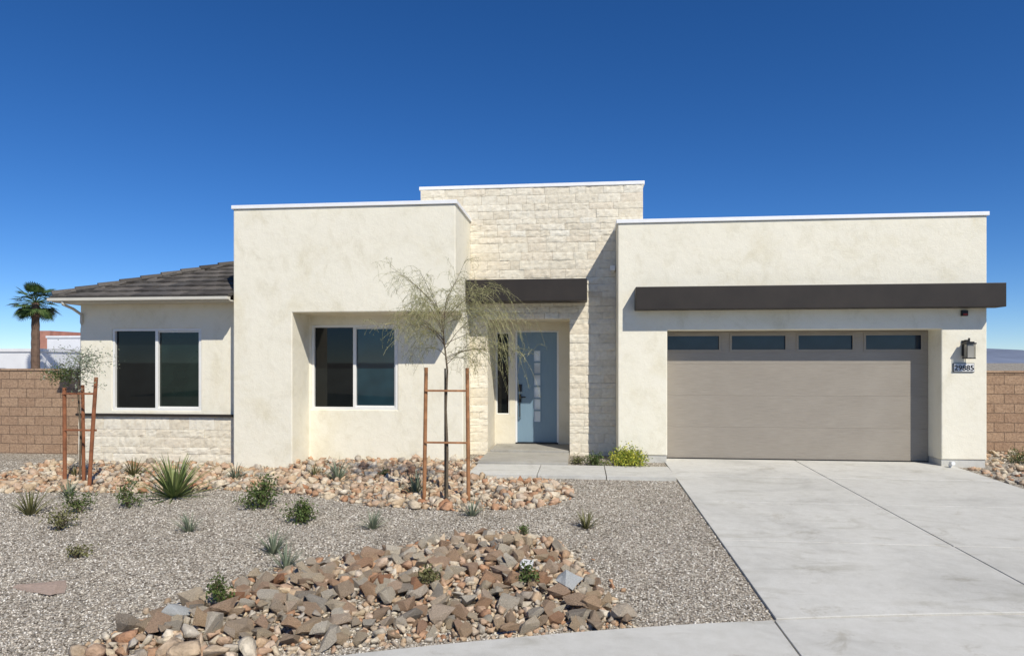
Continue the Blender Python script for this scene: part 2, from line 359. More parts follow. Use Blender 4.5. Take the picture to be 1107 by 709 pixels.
def stone_face(name,rowdef,y,parent,seed,hmin=.11,hmax=.20,depth=.022):
    r=random.Random(seed); mb=MB(); z=rowdef['z0']
    while z<rowdef['z1']-.03:
        h=r.uniform(hmin,hmax)
        if z+h>rowdef['z1']-.06: h=rowdef['z1']-z
        for s in rowdef.get('snap',[]):
            if z<s-.02 and z+h>s-.09: h=s-z
        zc=z+h/2
        for (a,b_) in rowdef['iv'](zc):
            x=a
            while x<b_-.01:
                w=r.uniform(.18,.62)
                if b_-x-w<.17: w=b_-x
                if w>.9: w=w/2
                nu,nv=max(3,int(w/.055)),4; pr=r.uniform(.010,depth); gp=.0018
                base=len(mb.V); sh=r.uniform(-.006,.006); tw=r.uniform(-.005,.005)
                for i in range(nu+1):
                    for j in range(nv+1):
                        u=i/nu; v=j/nv; ex=gp+(w-2*gp)*u; ez=gp+(h-2*gp)*v
                        e=min(u,1-u)*nu; e2=min(v,1-v)*nv
                        edge=min(1,e)*min(1,e2)
                        d=pr*(.74+.26*edge)+(.010*noise.noise(Vector((x+ex,z+ez,seed))*11)+.006*noise.noise(Vector((x+ex,z+ez,seed+5))*27)+sh*(u-.5)+tw*(v-.5))
                        d=max(d,.002)
                        jx=0 if i in(0,nu) else r.uniform(-.006,.006)
                        mb.V.append((x+ex+jx,y-d,z+ez+(r.uniform(-.002,.002) if j in (0,nv) else r.uniform(-.006,.006))))
                for i in range(nu):
                    for j in range(nv):
                        q=base+i*(nv+1)+j; mb.F.append([q,q+nv+1,q+nv+2,q+1])
                ring=[i*(nv+1) for i in range(nu+1)]+[nu*(nv+1)+j for j in range(1,nv+1)]+[i*(nv+1)+nv for i in range(nu-1,-1,-1)]+[j for j in range(nv-1,0,-1)]
                s=len(mb.V)
                for q in ring: p=mb.V[base+q]; mb.V.append((p[0],y+.03,p[2]))
                L=len(ring)
                for k in range(L): mb.F.append([base+ring[k],s+k,s+(k+1)%L,base+ring[(k+1)%L]])
                x+=w
        z+=h
    return mesh_obj(name,mb.V,mb.F,M['stone'],parent)
def iv_tower(z):
    l=-3.34 if z>4.80 else -2.298; r_=1.22 if z>4.55 else .678
    if z<2.75: return [(l,-1.93),(-.25,r_)]
    return [(l,r_)]
stone_face('stone_facing',dict(z0=-.08,z1=5.44,iv=iv_tower,snap=[2.75,4.80,4.56]),YS,H,3)
stone_face('stone_wainscot',dict(z0=-.25,z1=.80,iv=lambda z:[(-10.04,-6.572)]),YW-.02,H,9)
box('wainscot_cap',(-10.06,-6.573,YW-.09,YW-.001,.802,.85),M['dark'],H,.006)
rect_solid('canopy',[(.99,7.38,12.48,YG-.002,2.84,3.26)],[],M['dark'],H,.008)
rect_solid('canopy',[(-2.297,.10,13.02,YS-.055,3.07,3.50)],[],M['dark'],H,.008)
def window(b,y,parent,mull=True,rm=None,t=.05):
    x0,x1,z0,z1=b; mid=(x0+x1)/2
    if mull:
        w=box('window',(x0+.02,mid-.001,y+.075,y+.095,z0+.02,z1-.02),M['glass'],parent)
        box('window_pane',(mid+.001,x1-.02,y+.074,y+.094,z0+.02,z1-.02),rm or M['glass'],w)
    else: w=box('window',(x0+.02,x1-.02,y+.075,y+.095,z0+.02,z1-.02),M['glass'],parent)
    adds=[(x0+.001,x1-.001,y+.015,y+.12,z0+.001,z1-.001)]
    subs=[(x0+t,mid-.03,y-1,y+1,z0+t,z1-t),(mid+.03,x1-t,y-1,y+1,z0+t,z1-t)] if mull else [(x0+t,x1-t,y-1,y+1,z0+t,z1-t)]
    rect_solid('frame',adds,subs,M['frame'],w,.004)
    if mull:
        rect_solid('sash',[(mid-.028,x1-t-.002,y+.05,y+.073,z0+t+.002,z1-t-.002)],[(mid+.012,x1-t-.03,y-1,y+1,z0+t+.03,z1-t-.03)],M['frame'],w,.003)
    return w
window(W1,YN,H,rm=M['reflglass']); window(W2,YW,H,rm=M['greenglass'])
window((-1.90,-1.60,.71,2.53),14.70,H,mull=False,t=.025)
fd=rect_solid('front_door',[(-1.435,-.545,14.76,14.81,.10,2.53)],[(-1.06,-.92,14.7,14.9,.55,2.15)],M['door'],H,.004)
rect_solid('door_frame',[(-1.469,-.511,14.71,14.83,.062,2.568)],[(-1.43,-.55,14.5,15,.0,2.535)],M['white'],fd,.003)
box('door_glass',(-1.06,-.92,14.772,14.80,.55,2.15),M['frost'],fd)
rect_solid('glass_trim',[(-1.08,-.90,14.750,14.759,.53,2.17)],[(-1.060,-.920,14,15,z,z+.235) for z in [.552+i*.267 for i in range(6)]],M['door'],fd,.001)
mb=MB(); mb.bx(-1.405,-1.33,14.735,14.7585,1.22,1.38); mb.bx(-1.40,-1.34,14.74,14.7585,.98,1.16); mb.tube([(-1.37,14.74,1.10),(-1.37,14.69,1.10),(-1.24,14.69,1.10)],.014,8); mb.tube([(-1.37,14.74,1.0),(-1.37,14.69,.97),(-1.37,14.69,.66),(-1.37,14.72,.62),(-1.37,14.757,.62)],.014,8)
mesh_obj('door_handle',mb.V,mb.F,M['black'],fd)
box('threshold',(-1.46,-.52,14.66,14.76,.075,.098),M['black'],fd)
gd=empty('garage_door',(4.03,YD,0),H)
zz=[.012,.615,1.225,1.835,2.46]
wins=[(1.64,2.66),(2.86,3.90),(4.10,5.13),(5.33,6.36)]
for k in range(4):
    subs=[(a,b_,YD-1,YD+1,2.09,2.40) for a,b_ in wins] if k==3 else []
    z0,z1=zz[k]+.001,zz[k+1]-.001
    rect_solid('door_section',[(1.602,6.468,YD,YD+.05,z0,z1)],subs,M['taupe'],gd,.002)
box('door_backing',(1.602,6.468,YD+.052,YD+.07,.0,2.46),M['taupe'],gd)
for a,b_ in wins:
    w=box('garage_window',(a+.001,b_-.001,YD+.025,YD+.035,2.091,2.399),M['gglass'],gd)
    rect_solid('frame',[(a-.02,b_+.02,YD-.012,YD-.001,2.07,2.42)],[(a+.022,b_-.022,YD-1,YD+1,2.112,2.378)],M['taupe'],w,.003)
box('weather_seal',(1.602,6.468,YD-.004,YD+.05,0.0,.012),M['black'],gd)
# ---- wing hip roof
EX,EY,EZ,SL,RY=-10.19,11.88,3.10,.385,15.7
XR=-6.58
T=RY-EY
V=[(EX,EY,EZ),(XR,EY,EZ),(XR,RY,EZ+SL*T),(EX+T-.23,RY,EZ+SL*T),(EX,2*RY-EY,EZ),(XR,2*RY-EY,EZ)]
F=[[0,1,2,3],[0,3,4],[4,3,2,5],[0,4,5,1]]
roof=mesh_obj('roof',V,F,M['roof'],H)
def tiles(name,org,e,up,L,clip0,clip1,seed):
    r=random.Random(seed); mb=MB(); run=.33; w=.33; n=int(T/run)+1
    nrm=Vector(e).cross(Vector((up[0],up[1],SL))).normalized()
    if nrm.z<0: nrm=-nrm
    e=Vector(e); uv=Vector((up[0],up[1],SL))
    for i in range(n):
        s0=i*run-.03; s1=s0+run+.06
        off=(i%2)*w/2
        a=-w+off
        while a<L:
            a0=max(a+.004,clip0*max(0,s0)); a1=min(a+w-.004,L-clip1*max(0,s0))
            b0=max(a+.004,clip0*max(0,s1)); b1=min(a+w-.004,L-clip1*max(0,s1))
            a+=w
            if a1-a0<.02 : continue
            if b1<b0: b0=b1=min(max((b0+b1)/2,a0),a1)
            if s1>T+.02: s1=T+.02
            lift=r.uniform(-.003,.006); b=len(mb.V); o=Vector(org)
            lo=nrm*(.058+lift); hi=nrm*(.018+lift*.5)
            th=nrm*.034
            P=[o+e*a0+uv*s0+lo,o+e*a1+uv*s0+lo,o+e*b1+uv*s1+hi,o+e*b0+uv*s1+hi]
            Q=[p-th*(1.8 if k<2 else 1) for k,p in enumerate(P)]
            mid0=(P[0]+P[1])/2+nrm*.012; mid1=(P[2]+P[3])/2+nrm*.012
            mb.V+= [tuple(p) for p in P]+[tuple(q) for q in Q]+[tuple(mid0),tuple(mid1)]
            mb.F+= [[b,b+8,b+9,b+3],[b+8,b+1,b+2,b+9],[b,b+4,b+5,b+1,b+8],[b+1,b+5,b+6,b+2],[b+3,b+7,b+4,b],[b+2,b+6,b+7,b+3,b+9]]
    return mesh_obj(name,mb.V,mb.F,M['roof'],roof)
tiles('roof_tiles',(EX,EY,EZ),(1,0,0),(0,1),XR-EX,1,0,1)
tiles('roof_tiles',(EX,2*RY-EY,EZ),(0,-1,0),(1,0),2*T,1,1,2)
mb=MB()
for i in range(12):
    s=i*.27; p0=Vector((EX+s,EY+s,EZ+SL*s+.075)); p1=Vector((EX+s+.31,EY+s+.31,EZ+SL*(s+.31)+.055))
    mb.tube([p0,p1],[.08,.065],7)
mesh_obj('hip_cap',[v for v in mb.V],mb.F,M['roof'],roof)
box('soffit',(EX+.03,XR,EY+.03,YW-.001,3.02,3.045),M['gutter'],roof)
box('soffit',(EX+.03,-10.021,YW+.0,17.3,3.02,3.045),M['gutter'],roof)
box('fascia',(EX+.02,XR,EY+.0,EY+.028,3.03,3.10),M['gutter'],roof)
box('fascia',(EX-.008,EX+.018,EY+.0,18.5,3.03,3.10),M['gutter'],roof)
rect_solid('gutter',[(EX-.04,XR,EY-.09,EY-.002,3.045,3.10)],[(EX-.03,XR-.01,EY-.08,EY-.012,3.055,3.3)],M['gutter'],roof,.006)
mb=MB(); mb.tube([(-9.93,EY-.05,3.05),(-9.93,EY-.04,2.98),(-9.96,EY+.25,2.92),(-9.97,YW-.035,2.82),(-9.97,YW-.035,2.66),(-10.05,YW+.08,2.55),(-10.06,YW+.10,.1)],.028,8)
mesh_obj('downspout',mb.V,mb.F,M['gutter'],roof,smooth=True)
# ------------------------------------------------------------ wall fittings
lan=empty('wall_lantern',(6.86,12.68,1.92),label='black metal box lantern mounted beside the garage door',category='lamp')
mb=MB(); x=6.86
mb.bx(x-.05,x+.05,12.775,12.798,1.98,2.26)
mb.bx(x-.015,x+.015,12.66,12.78,2.24,2.27)
mb.bx(x-.085,x+.085,12.58,12.74,2.19,2.215); mb.bx(x-.06,x+.06,12.60,12.72,2.215,2.235); mb.bx(x-.075,x+.075,12.585,12.735,1.93,1.95)
for dx in(-.07,.06):
    for dy in (12.59,12.72): mb.bx(x+dx,x+dx+.011,dy,dy+.011,1.95,2.19)
mb.bx(x-.012,x+.012,12.645,12.669,2.235,2.30)
mesh_obj('lantern_body',mb.V,mb.F,M['black'],lan)
box('lamp_glass',(x-.055,x+.055,12.605,12.715,1.952,2.188),M['lampglass'],lan)
sg=box('house_number_sign',(6.67,7.01,12.77,12.798,1.70,1.84),M['white'],None,.004,label='small white plaque with dark house number on stucco',category='sign')
box('sign_border',(6.66,7.02,12.785,12.797,1.69,1.85),M['black'],sg)
cu=bpy.data.curves.new('t','FONT'); cu.body='29885'; cu.size=.135; cu.align_x='CENTER'; cu.extrude=.003; cu.offset=.001
to=bpy.data.objects.new('t',cu); COL.objects.link(to); bpy.context.view_layer.update()
me=bpy.data.meshes.new_from_object(to.evaluated_get(bpy.context.evaluated_depsgraph_get())); bpy.data.objects.remove(to)
me.materials.clear(); me.materials.append(M['black'])
t=add_obj('house_number',me,(6.84,12.766,1.722),sg); t.rotation_euler=(math.pi/2,0,0)
al=box('alarm_strobe',(6.79,6.90,12.75,12.798,2.70,2.80),M['black'],None,.006,label='small dark alarm strobe with red lens on stucco wall',category='alarm')
box('strobe_lens',(6.81,6.88,12.735,12.75,2.715,2.745),M['red'],al,.004)
sc=box('security_light',(.56,.66,13.44,13.54,3.70,3.80),M['white'],None,.012,label='small white security light on the stone wall',category='light')
box('mounting_plate',(.59,.64,13.54,13.57,3.68,3.82),M['white'],sc)
mb=MB(); mb.tube([(6.58,12.72,-.06),(6.58,12.72,.02),(6.58,12.70,.06),(6.58,12.62,.07)],.035,10)
mesh_obj('drain_pipe',mb.V,mb.F,M['white'],None,label='short white drain pipe at foot of garage wall',category='pipe')
def blockwall(x0,x1,y,z0,z1,lab):
    w=box('block_wall',(x0,x1,y,y+.2,z0,z1),M['block'],None,.006,label=lab,category='wall')
    box('wall_cap',(x0-.01,x1+.01,y-.015,y+.215,z1+.001,z1+.05),M['block'],w,.006)
blockwall(-22,-10.03,13.3,-.3,1.68,'tan concrete block garden wall beside the side wing')
blockwall(7.25,22,15.0,-.2,1.64,'tan concrete block garden wall beside the garage')
# ------------------------------------------------------------ rocks
def rock_template(seed,flat=.6):
    r=random.Random(seed); bm=bmesh.new()
    for i in range(r.randint(8,13)):
        v=Vector((r.gauss(0,1),r.gauss(0,1),r.gauss(0,1))).normalized()*r.uniform(.78,1.25)
        bm.verts.new((v.x*1.15,v.y*.88,v.z*flat))
    bmesh.ops.convex_hull(bm,input=bm.verts)
    for v in [v for v in bm.verts if not v.link_faces]: bm.verts.remove(v)
    bmesh.ops.triangulate(bm,faces=bm.faces)
    bmesh.ops.subdivide_edges(bm,edges=bm.edges[:],cuts=1,use_grid_fill=True)
    bmesh.ops.triangulate(bm,faces=bm.faces)
    for v in bm.verts:
        n=noise.noise(v.co*2.3+Vector((seed*3.1,0,0)))
        v.co*=1+.13*n+r.uniform(-.02,.02)
    bm.verts.ensure_lookup_table()
    V=np.array([v.co[:] for v in bm.verts]); F=np.array([[v.index for v in f.verts] for f in bm.faces]); bm.free(); return V,F
TP=[rock_template(100+i,random.uniform(.6,.95)) for i in range(26)]
NT=len(TP)
def rotm(r):
    return np.array(Euler((r.uniform(-.55,.55),r.uniform(-.55,.55),r.uniform(0,6.28))).to_matrix())
def bulk(name,items,mat,templ,**p):
    Vs=[];Fs=[];o=0
    for (x,y,z,s,k,R) in items:
        V,F=templ[k]; Vs.append((V*s)@R.T+np.array([x,y,z])); Fs.append(F+o); o+=len(V)
    V=np.concatenate(Vs);F=np.concatenate(Fs)
    me=bpy.data.meshes.new(name); me.vertices.add(len(V)); me.vertices.foreach_set('co',V.ravel())
    me.loops.add(F.size); me.loops.foreach_set('vertex_index',F.ravel().astype(np.int32))
    me.polygons.add(len(F)); me.polygons.foreach_set('loop_start',np.arange(0,F.size,3,dtype=np.int32))
    me.update(calc_edges=True); me.validate(); me.materials.append(mat)
    return add_obj(name,me,(0,0,0),None,**p)
def scatter(poly,sp,r,margin=0):
    xs_=[p[0] for p in poly];ys_=[p[1] for p in poly]; out=[]
    x=min(xs_)
    while x<max(xs_):
        y=min(ys_)
        while y<max(ys_):
            px,py=x+r.uniform(-.5,.5)*sp,y+r.uniform(-.5,.5)*sp
            out.append((px,py)); y+=sp
        x+=sp
    a=np.array(out); ok=inpoly(poly,a[:,0],a[:,1])&(pdist(poly,a[:,0],a[:,1])>margin)
    return a[ok]
r=random.Random(5)
rockme=[]
for k,(V,F) in enumerate(TP):
    me=bpy.data.meshes.new('rock'); me.from_pydata(V.tolist(),[],F.tolist()); me.materials.append(M['rock_o']); rockme.append(me)
pts=[(float(a),float(b)) for a,b in scatter(mound,.098,r,.03)]
pts=[(x,y,r.choice([r.uniform(.035,.05),r.uniform(.045,.065),r.uniform(.05,.08),r.uniform(.07,.11)])) for x,y in pts]
vis=sorted([p for p in pts if p[1]>4.6 and (p[1]>4.8 or p[0]>-3.2)],key=lambda p:-p[2]/p[1]); ind=set(vis[:300])
items=[]
for p in pts:
    x,y,s=p; k=r.randrange(NT); dz=s*.55+r.uniform(0,.025)
    if p in ind:
        o=add_obj('landscape_rock',rockme[k],(x,y,float(hz(x,y))+dz),None,label='angular tan landscape rock in a rock bed',category='rock',group='rocks in the front rock bed')
        o.scale=(s*r.uniform(.9,1.25),s,s*r.uniform(.85,1.15)); o.rotation_euler=(r.uniform(-.55,.55),r.uniform(-.55,.55),r.uniform(0,6.28))
    else: items.append((x,y,float(hz(x,y))+dz,s,k,rotm(r)))
for (x,y) in scatter(mound,.058,r,0):
    s=r.uniform(.018,.040); items.append((x,y,float(hz(x,y))+s*.35,s,r.randrange(NT),rotm(r)))
for q in range(80):
    i=r.randrange(len(mound)-6); a=mound[i]; b_=mound[i+1]; t=r.random(); x=a[0]+(b_[0]-a[0])*t+r.gauss(0,.12); y=a[1]+(b_[1]-a[1])*t+r.gauss(0,.12)
    s=r.uniform(.02,.05); items.append((x,y,float(hz(x,y))+s*.3,s,r.randrange(NT),rotm(r)))
for (x,y) in scatter(bed,.112,r,0):
    if math.hypot(x+1.93,y-9.4)<.12: continue
    if pdist(bed,np.array(x),np.array(y))<.25 and r.random()<.35: continue
    s=r.choice([r.uniform(.03,.055),r.uniform(.045,.075),r.uniform(.06,.11)]); items.append((x,y,float(gz(x,y))+s*.4,s,r.randrange(NT),rotm(r)))
for (x,y) in scatter(bed,.085,r,0):
    s=r.uniform(.018,.035); items.append((x,y,float(gz(x,y))+s*.3,s,r.randrange(NT),rotm(r)))
rb=[(6.78,6.4),(11,6.6),(11,14.9),(7.3,14.9),(7.3,12.75),(6.78,12.75)]
for (x,y) in scatter(rb,.16,r,0):
    s=r.uniform(.03,.08); items.append((x,y,float(gz(x,y))+s*.3,s,r.randrange(NT),rotm(r)))
bulk('small_rocks',items,M['rock_i'],TP,kind='stuff')
def accent(x,y,s,mat,lab,k=3,zs=1,name='boulder'):
    me=rockme[k].copy(); me.materials.clear(); me.materials.append(mat)
    o=add_obj(name,me,(x,y,float(hz(x,y))+s*.45*zs+.05*(zs>.5)),None,label=lab,category='rock'); o.scale=(s,s,s*zs); o.rotation_euler=(0,0,r.uniform(0,6))
accent(-.12,5.95,.13,M['rock_g'],'grey rounded rock among the tan rocks',3)
accent(-.52,6.25,.09,M['rock_w'],'white quartz rock among the tan rocks',5)
accent(-3.2,4.98,.09,M['rock_g'],'grey rock near edge of rock bed',7)
accent(-5.0,5.68,.30,M['rock_flat'],'flat reddish stepping stone on gravel',2,.08,'flat_stone')
PT=[]
for k in range(8):
    rr=random.Random(k); v=np.array([(1,0,0),(-1,0,0),(0,1,0),(0,-1,0),(0,0,1),(0,0,-1)],float)*np.array([[rr.uniform(.7,1.2)] for _ in range(6)])+np.array([[rr.uniform(-.25,.25) for _ in range(3)] for _ in range(6)])
    v[:,2]*=.65
    PT.append((v,np.array([(0,2,4),(2,1,4),(1,3,4),(3,0,4),(2,0,5),(1,2,5),(3,1,5),(0,3,5)])))
n=140000
u=rng.random(n); py=3.2+u**1.35*9.4; px=rng.uniform(-1,1,n)
px=(-.105*py)+px*(.86*py+.3)
ok=(px<1.545)&(py>yc(px)+.004)&~((px>-1.95)&(py>11.1))&~((px>-6.6)&(py>11.9))&(py<12.3)
rest=ok&~(inpoly(mound,px,py)&(pdist(mound,px,py)>.3))&~(inpoly(bed,px,py)&(rng.random(n)>.35))
px,py=px[rest],py[rest]; pz=hz(px,py)
ss=rng.uniform(.006,.0145,len(px))*(.85+py*.035); RR=[rotm(r) for _ in range(40)]
bulk('gravel',[(px[i],py[i],pz[i]+.003,ss[i],i%8,RR[i%37]) for i in range(len(px))],M['pebble'],PT,kind='stuff')
# ------------------------------------------------------------ plants
def spiky(n,L,w,seed,mat,rise=(.5,1.5),droop=.5,name='agave'):
    r=random.Random(seed); mb=MB()
    for i in range(n):
        a=r.uniform(0,6.28); rs=r.uniform(*rise); l=L*r.uniform(.65,1.1)
        mb.blade((math.cos(a)*.02,math.sin(a)*.02,-.02),Vector((math.cos(a),math.sin(a),0)),l,w*r.uniform(.7,1.1),rs,droop*r.uniform(.3,1.2))
    me=bpy.data.meshes.new(name); me.from_pydata(mb.V,[],mb.F); me.materials.append(mat); return me
def place(me,name,x,y,s,lab,cat,group=None,dz=0):
    o=add_obj(name,me,(x,y,float(hz(x,y))+dz),None,label=lab,category=cat); o.scale=(s,s,s); o.rotation_euler=(0,0,r.uniform(0,6.28))
    if group: o['group']=group
    return o
yuc=spiky(130,.74,.021,1,M['leaf_yucca'],(.12,1.5),.3)
place(yuc,'yucca',-6.13,9.47,1.0,'large spiky yellow-green yucca on the rock bed','plant')
sm=[spiky(60,.34,.010,20+i,M['leaf_grey'],(.55,1.5),.5,'spiky_plant') for i in range(3)]
sg_=[spiky(55,.34,.009,30+i,M['leaf_olive'],(.55,1.5),.4,'spiky_plant') for i in range(3)]
for i,(x,y,s,k) in enumerate([(-5.9,10.85,1.0,0),(-4.06,10.75,1.2,0),(-7.95,11.1,1.2,1),(-2.48,9.8,1.25,0),(-7.76,9.37,.9,0),(-7.35,8.2,1.25,1),(-4.69,7.55,.8,0),(-3.32,6.89,.9,0),(-2.53,7.88,.8,0),(-1.43,8.6,.8,0),(.05,8.17,.8,1),(-2.95,6.4,.8,0),(-8.9,10.9,.9,1),(-4.6,11.1,.8,1)]):
    place((sg_ if k else sm)[i%3],'spiky_plant',x,y,s,'small grey-green spiky desert plant in gravel' if not k else 'small olive spiky desert plant in gravel','plant','small spiky plants in the yard')
def shrub(W,Hh,n,leaf,seed,mat,stems=14):
    r=random.Random(seed); mb=MB(); cl=[]
    for i in range(stems):
        a=r.uniform(0,6.28); e=r.uniform(.3,1.5); L=r.uniform(.6,1.0)
        tip=Vector((math.cos(a)*math.cos(e)*W*.5*L,math.sin(a)*math.cos(e)*W*.5*L,math.sin(e)*Hh*L)); cl.append(tip)
        mb.tube([Vector((0,0,-.02)),tip*.5+Vector((r.uniform(-.02,.02),0,.02)),tip],[.005,.004,.002],4,False)
    ns=len(mb.F)
    for i in range(n):
        t=r.choice(cl); c=t*r.uniform(.45,1.08)+Vector((r.gauss(0,1),r.gauss(0,1),r.gauss(0,.8)))*W*.085
        if c.z<.01: c.z=.01+r.random()*.03
        d=Vector((r.gauss(0,1),r.gauss(0,1),r.gauss(0,1)+.4)).normalized(); s=d.cross(Vector((r.gauss(0,1),r.gauss(0,1),r.gauss(0,1)))).normalized()
        l=leaf*r.uniform(.6,1.2); mb.quad(c,d*l,s*l*.42)
    me=bpy.data.meshes.new('shrub'); me.from_pydata(mb.V,[],mb.F); me.materials.append(mat); me.materials.append(M['bark'])
    for i in range(ns): me.polygons[i].material_index=1
    return me
for (x,y,W,h,n,leaf,mt,lab) in [
  (-4.4,8.8,.62,.48,1300,.024,'leaf_green','rounded dark green leafy shrub on gravel'),
  (-3.52,8.1,.48,.34,900,.022,'leaf_green','small dark green leafy shrub on gravel'),
  (-6.34,7.5,.55,.30,420,.022,'leaf_olive','sparse low olive shrub on gravel'),
  (-6.75,8.35,.50,.36,450,.024,'leaf_green','sparse dark green shrub on gravel'),
  (-6.35,8.75,.55,.44,450,.024,'leaf_green','loose green shrub on gravel'),
  (-5.3,6.5,.34,.16,200,.02,'leaf_olive','tiny sprawling olive shrub on gravel'),
  (-2.95,5.15,.30,.22,520,.018,'leaf_green','small green shrub among landscape rocks'),
  (-1.36,5.75,.26,.17,380,.018,'leaf_olive','small yellow-green shrub among landscape rocks'),
  (-.48,5.85,.26,.18,380,.018,'leaf_green','small green shrub among landscape rocks'),
  (-.65,7.5,.2,.14,160,.016,'leaf_green','tiny green shrub at top of rock mound'),
  (.90,12.42,.95,.33,2600,.026,'leaf_yellow','bright yellow-green flowering shrub by garage wall'),
  (.22,12.42,.6,.22,700,.022,'leaf_green','low dark green ground cover by the entry walk'),
  (-.08,12.5,.4,.18,300,.022,'leaf_olive','low olive ground cover by the entry walk'),
  (-3.3,10.9,.30,.2,200,.02,'leaf_green','small green shrub on the rock bed'),
  (7.9,11.8,.4,.3,300,.02,'leaf_green','small green shrub on rocks by driveway'),
  (8.15,13.4,.6,.25,500,.02,'leaf_green','low green shrub beside the block wall'),
  (-6.9,10.6,.5,.18,350,.022,'leaf_olive','sprawling olive ground plant on rock bed')]:
    place(shrub(W,h,n,leaf,int(n+x*10),M[mt],40 if mt=='leaf_yellow' else (26 if n>800 else 14)),'shrub',x,y,1,lab,'shrub',dz=.06 if inpoly(mound,np.array(x),np.array(y)) else 0)
# ------------------------------------------------------------ palo verde tree
def curve_pts(p0,d,L,n,droop,r,wob=.04):
    pts=[Vector(p0)]; d=Vector(d).normalized()
    for i in range(n):
        d=(d+Vector((r.gauss(0,wob),r.gauss(0,wob),r.gauss(0,wob)-droop/n))).normalized()
        pts.append(pts[-1]+d*(L/n))
    return pts
def palo(x,y,z0):
    r=random.Random(11)
    T_=empty('tree',(x,y,z0),label='young wispy palo verde tree tied between wooden stakes',category='tree')
    tr=MB(); cr=MB()
    trunk=[Vector((x,y,z0-.05)),Vector((x+.01,y,.6)),Vector((x-.015,y+.01,1.2)),Vector((x+.01,y,1.75)),Vector((x-.04,y,2.2)),Vector((x-.09,y,2.6))]
    tr.tube(trunk,[.021,.019,.017,.014,.010,.006],8)
    def leaflets(pts,k):
        for i in range(k):
            j=r.randrange(1,len(pts)); c=pts[j].lerp(pts[j-1],r.random())+Vector((r.gauss(0,.012),r.gauss(0,.012),r.gauss(0,.01)))
            d=Vector((r.gauss(0,.5),r.gauss(0,.5),-1)).normalized(); s=d.cross(Vector((r.gauss(0,1),r.gauss(0,1),0))).normalized()
            cr.quad(c,d*r.uniform(.010,.022),s*r.uniform(.0017,.0034))
    for i in range(28):
        t=r.uniform(.55,1.0); idx=t*(len(trunk)-1); k=min(int(idx),len(trunk)-2); p=trunk[k].lerp(trunk[k+1],idx-k)
        a=(r.gauss(math.pi,.8) if i%2 else r.gauss(0,.9)); el=r.uniform(.5,1.3); L=r.uniform(.6,1.0)
        d=Vector((math.cos(a)*math.cos(el)*1.15,math.sin(a)*math.cos(el)*.9,math.sin(el)))
        pts=curve_pts(p,d,L,7,.6,r,.09)
        tr.tube(pts,[.0058-.0006*j for j in range(8)],5,False)
        for q in range(12):
            j=r.randrange(2,8); out=Vector((math.cos(a),math.sin(a)*.8,0))
            dd=out*.55+Vector((r.gauss(0,.55),r.gauss(0,.55),r.uniform(0,1.3)))
            tp=curve_pts(pts[j],dd,r.uniform(.2,.52),7,1.8,r,.13)
            cr.tube(tp,[.0025-.0002*m_ for m_ in range(8)],3,False); leaflets(tp,9)
            for s_ in range(3):
                t2=curve_pts(tp[r.randrange(2,7)],Vector((r.gauss(0,.6),r.gauss(0,.6),r.gauss(.1,.5))),r.uniform(.12,.3),4,1.8,r,.14)
                cr.tube(t2,[.0016]*5,3,False); leaflets(t2,4)
    for i in range(66):
        right=i<52
        a=r.uniform(-.8,.8) if right else r.uniform(2.4,3.8)
        R_=r.uniform(.15,.68) if right else r.uniform(.15,.5)
        p=Vector((x+math.cos(a)*R_,y+math.sin(a)*R_*.8,r.uniform(2.0,3.05) if right else r.uniform(2.1,2.8)))
        tp=curve_pts(p,Vector((math.cos(a)*.6,math.sin(a)*.4,.1)),r.uniform(.5,1.4) if right else r.uniform(.3,.7),9,2.8,r,.09)
        cr.tube(tp,[.0023-.0001*m_ for m_ in range(10)],3,False); leaflets(tp,22)
    mesh_obj('trunk',tr.V,tr.F,M['bark'],T_); mesh_obj('crown',cr.V,cr.F,M['leaf_palo'],T_)
    for z in (1.46,.72):
        box('stake_crossbar',(x-.31,x+.31,y-.05,y-.03,z-.014,z+.014),M['stake2'],T_,.003)
    return T_
tx,ty=-1.93,9.4; palo(tx,ty,float(gz(tx,ty)))
def stake(x,y,h,lean,rad,mat,lab,grp):
    z=float(gz(x,y)); mb=MB(); mb.tube([(x,y,z-.12),(x+lean*.5,y,z+h*.5),(x+lean,y,z+h)],[rad,rad,rad*.96],12)
    mesh_obj('tree_stake',mb.V,mb.F,mat,None,label=lab,category='stake',group=grp)
G1='stakes holding the palo verde'; G2='stakes holding the small tree'
stake(-2.26,9.4,1.92,.03,.028,M['stake2'],'round brown wooden tree stake standing in rocks',G1)
stake(-1.62,9.45,1.90,-.02,.028,M['stake2'],'round brown wooden tree stake standing in rocks',G1)
stake(-1.965,9.46,1.9,.0,.013,M['bark'],'thin dark nursery stake beside the tree trunk',G1)
sx0,sy0=-8.34,10.3
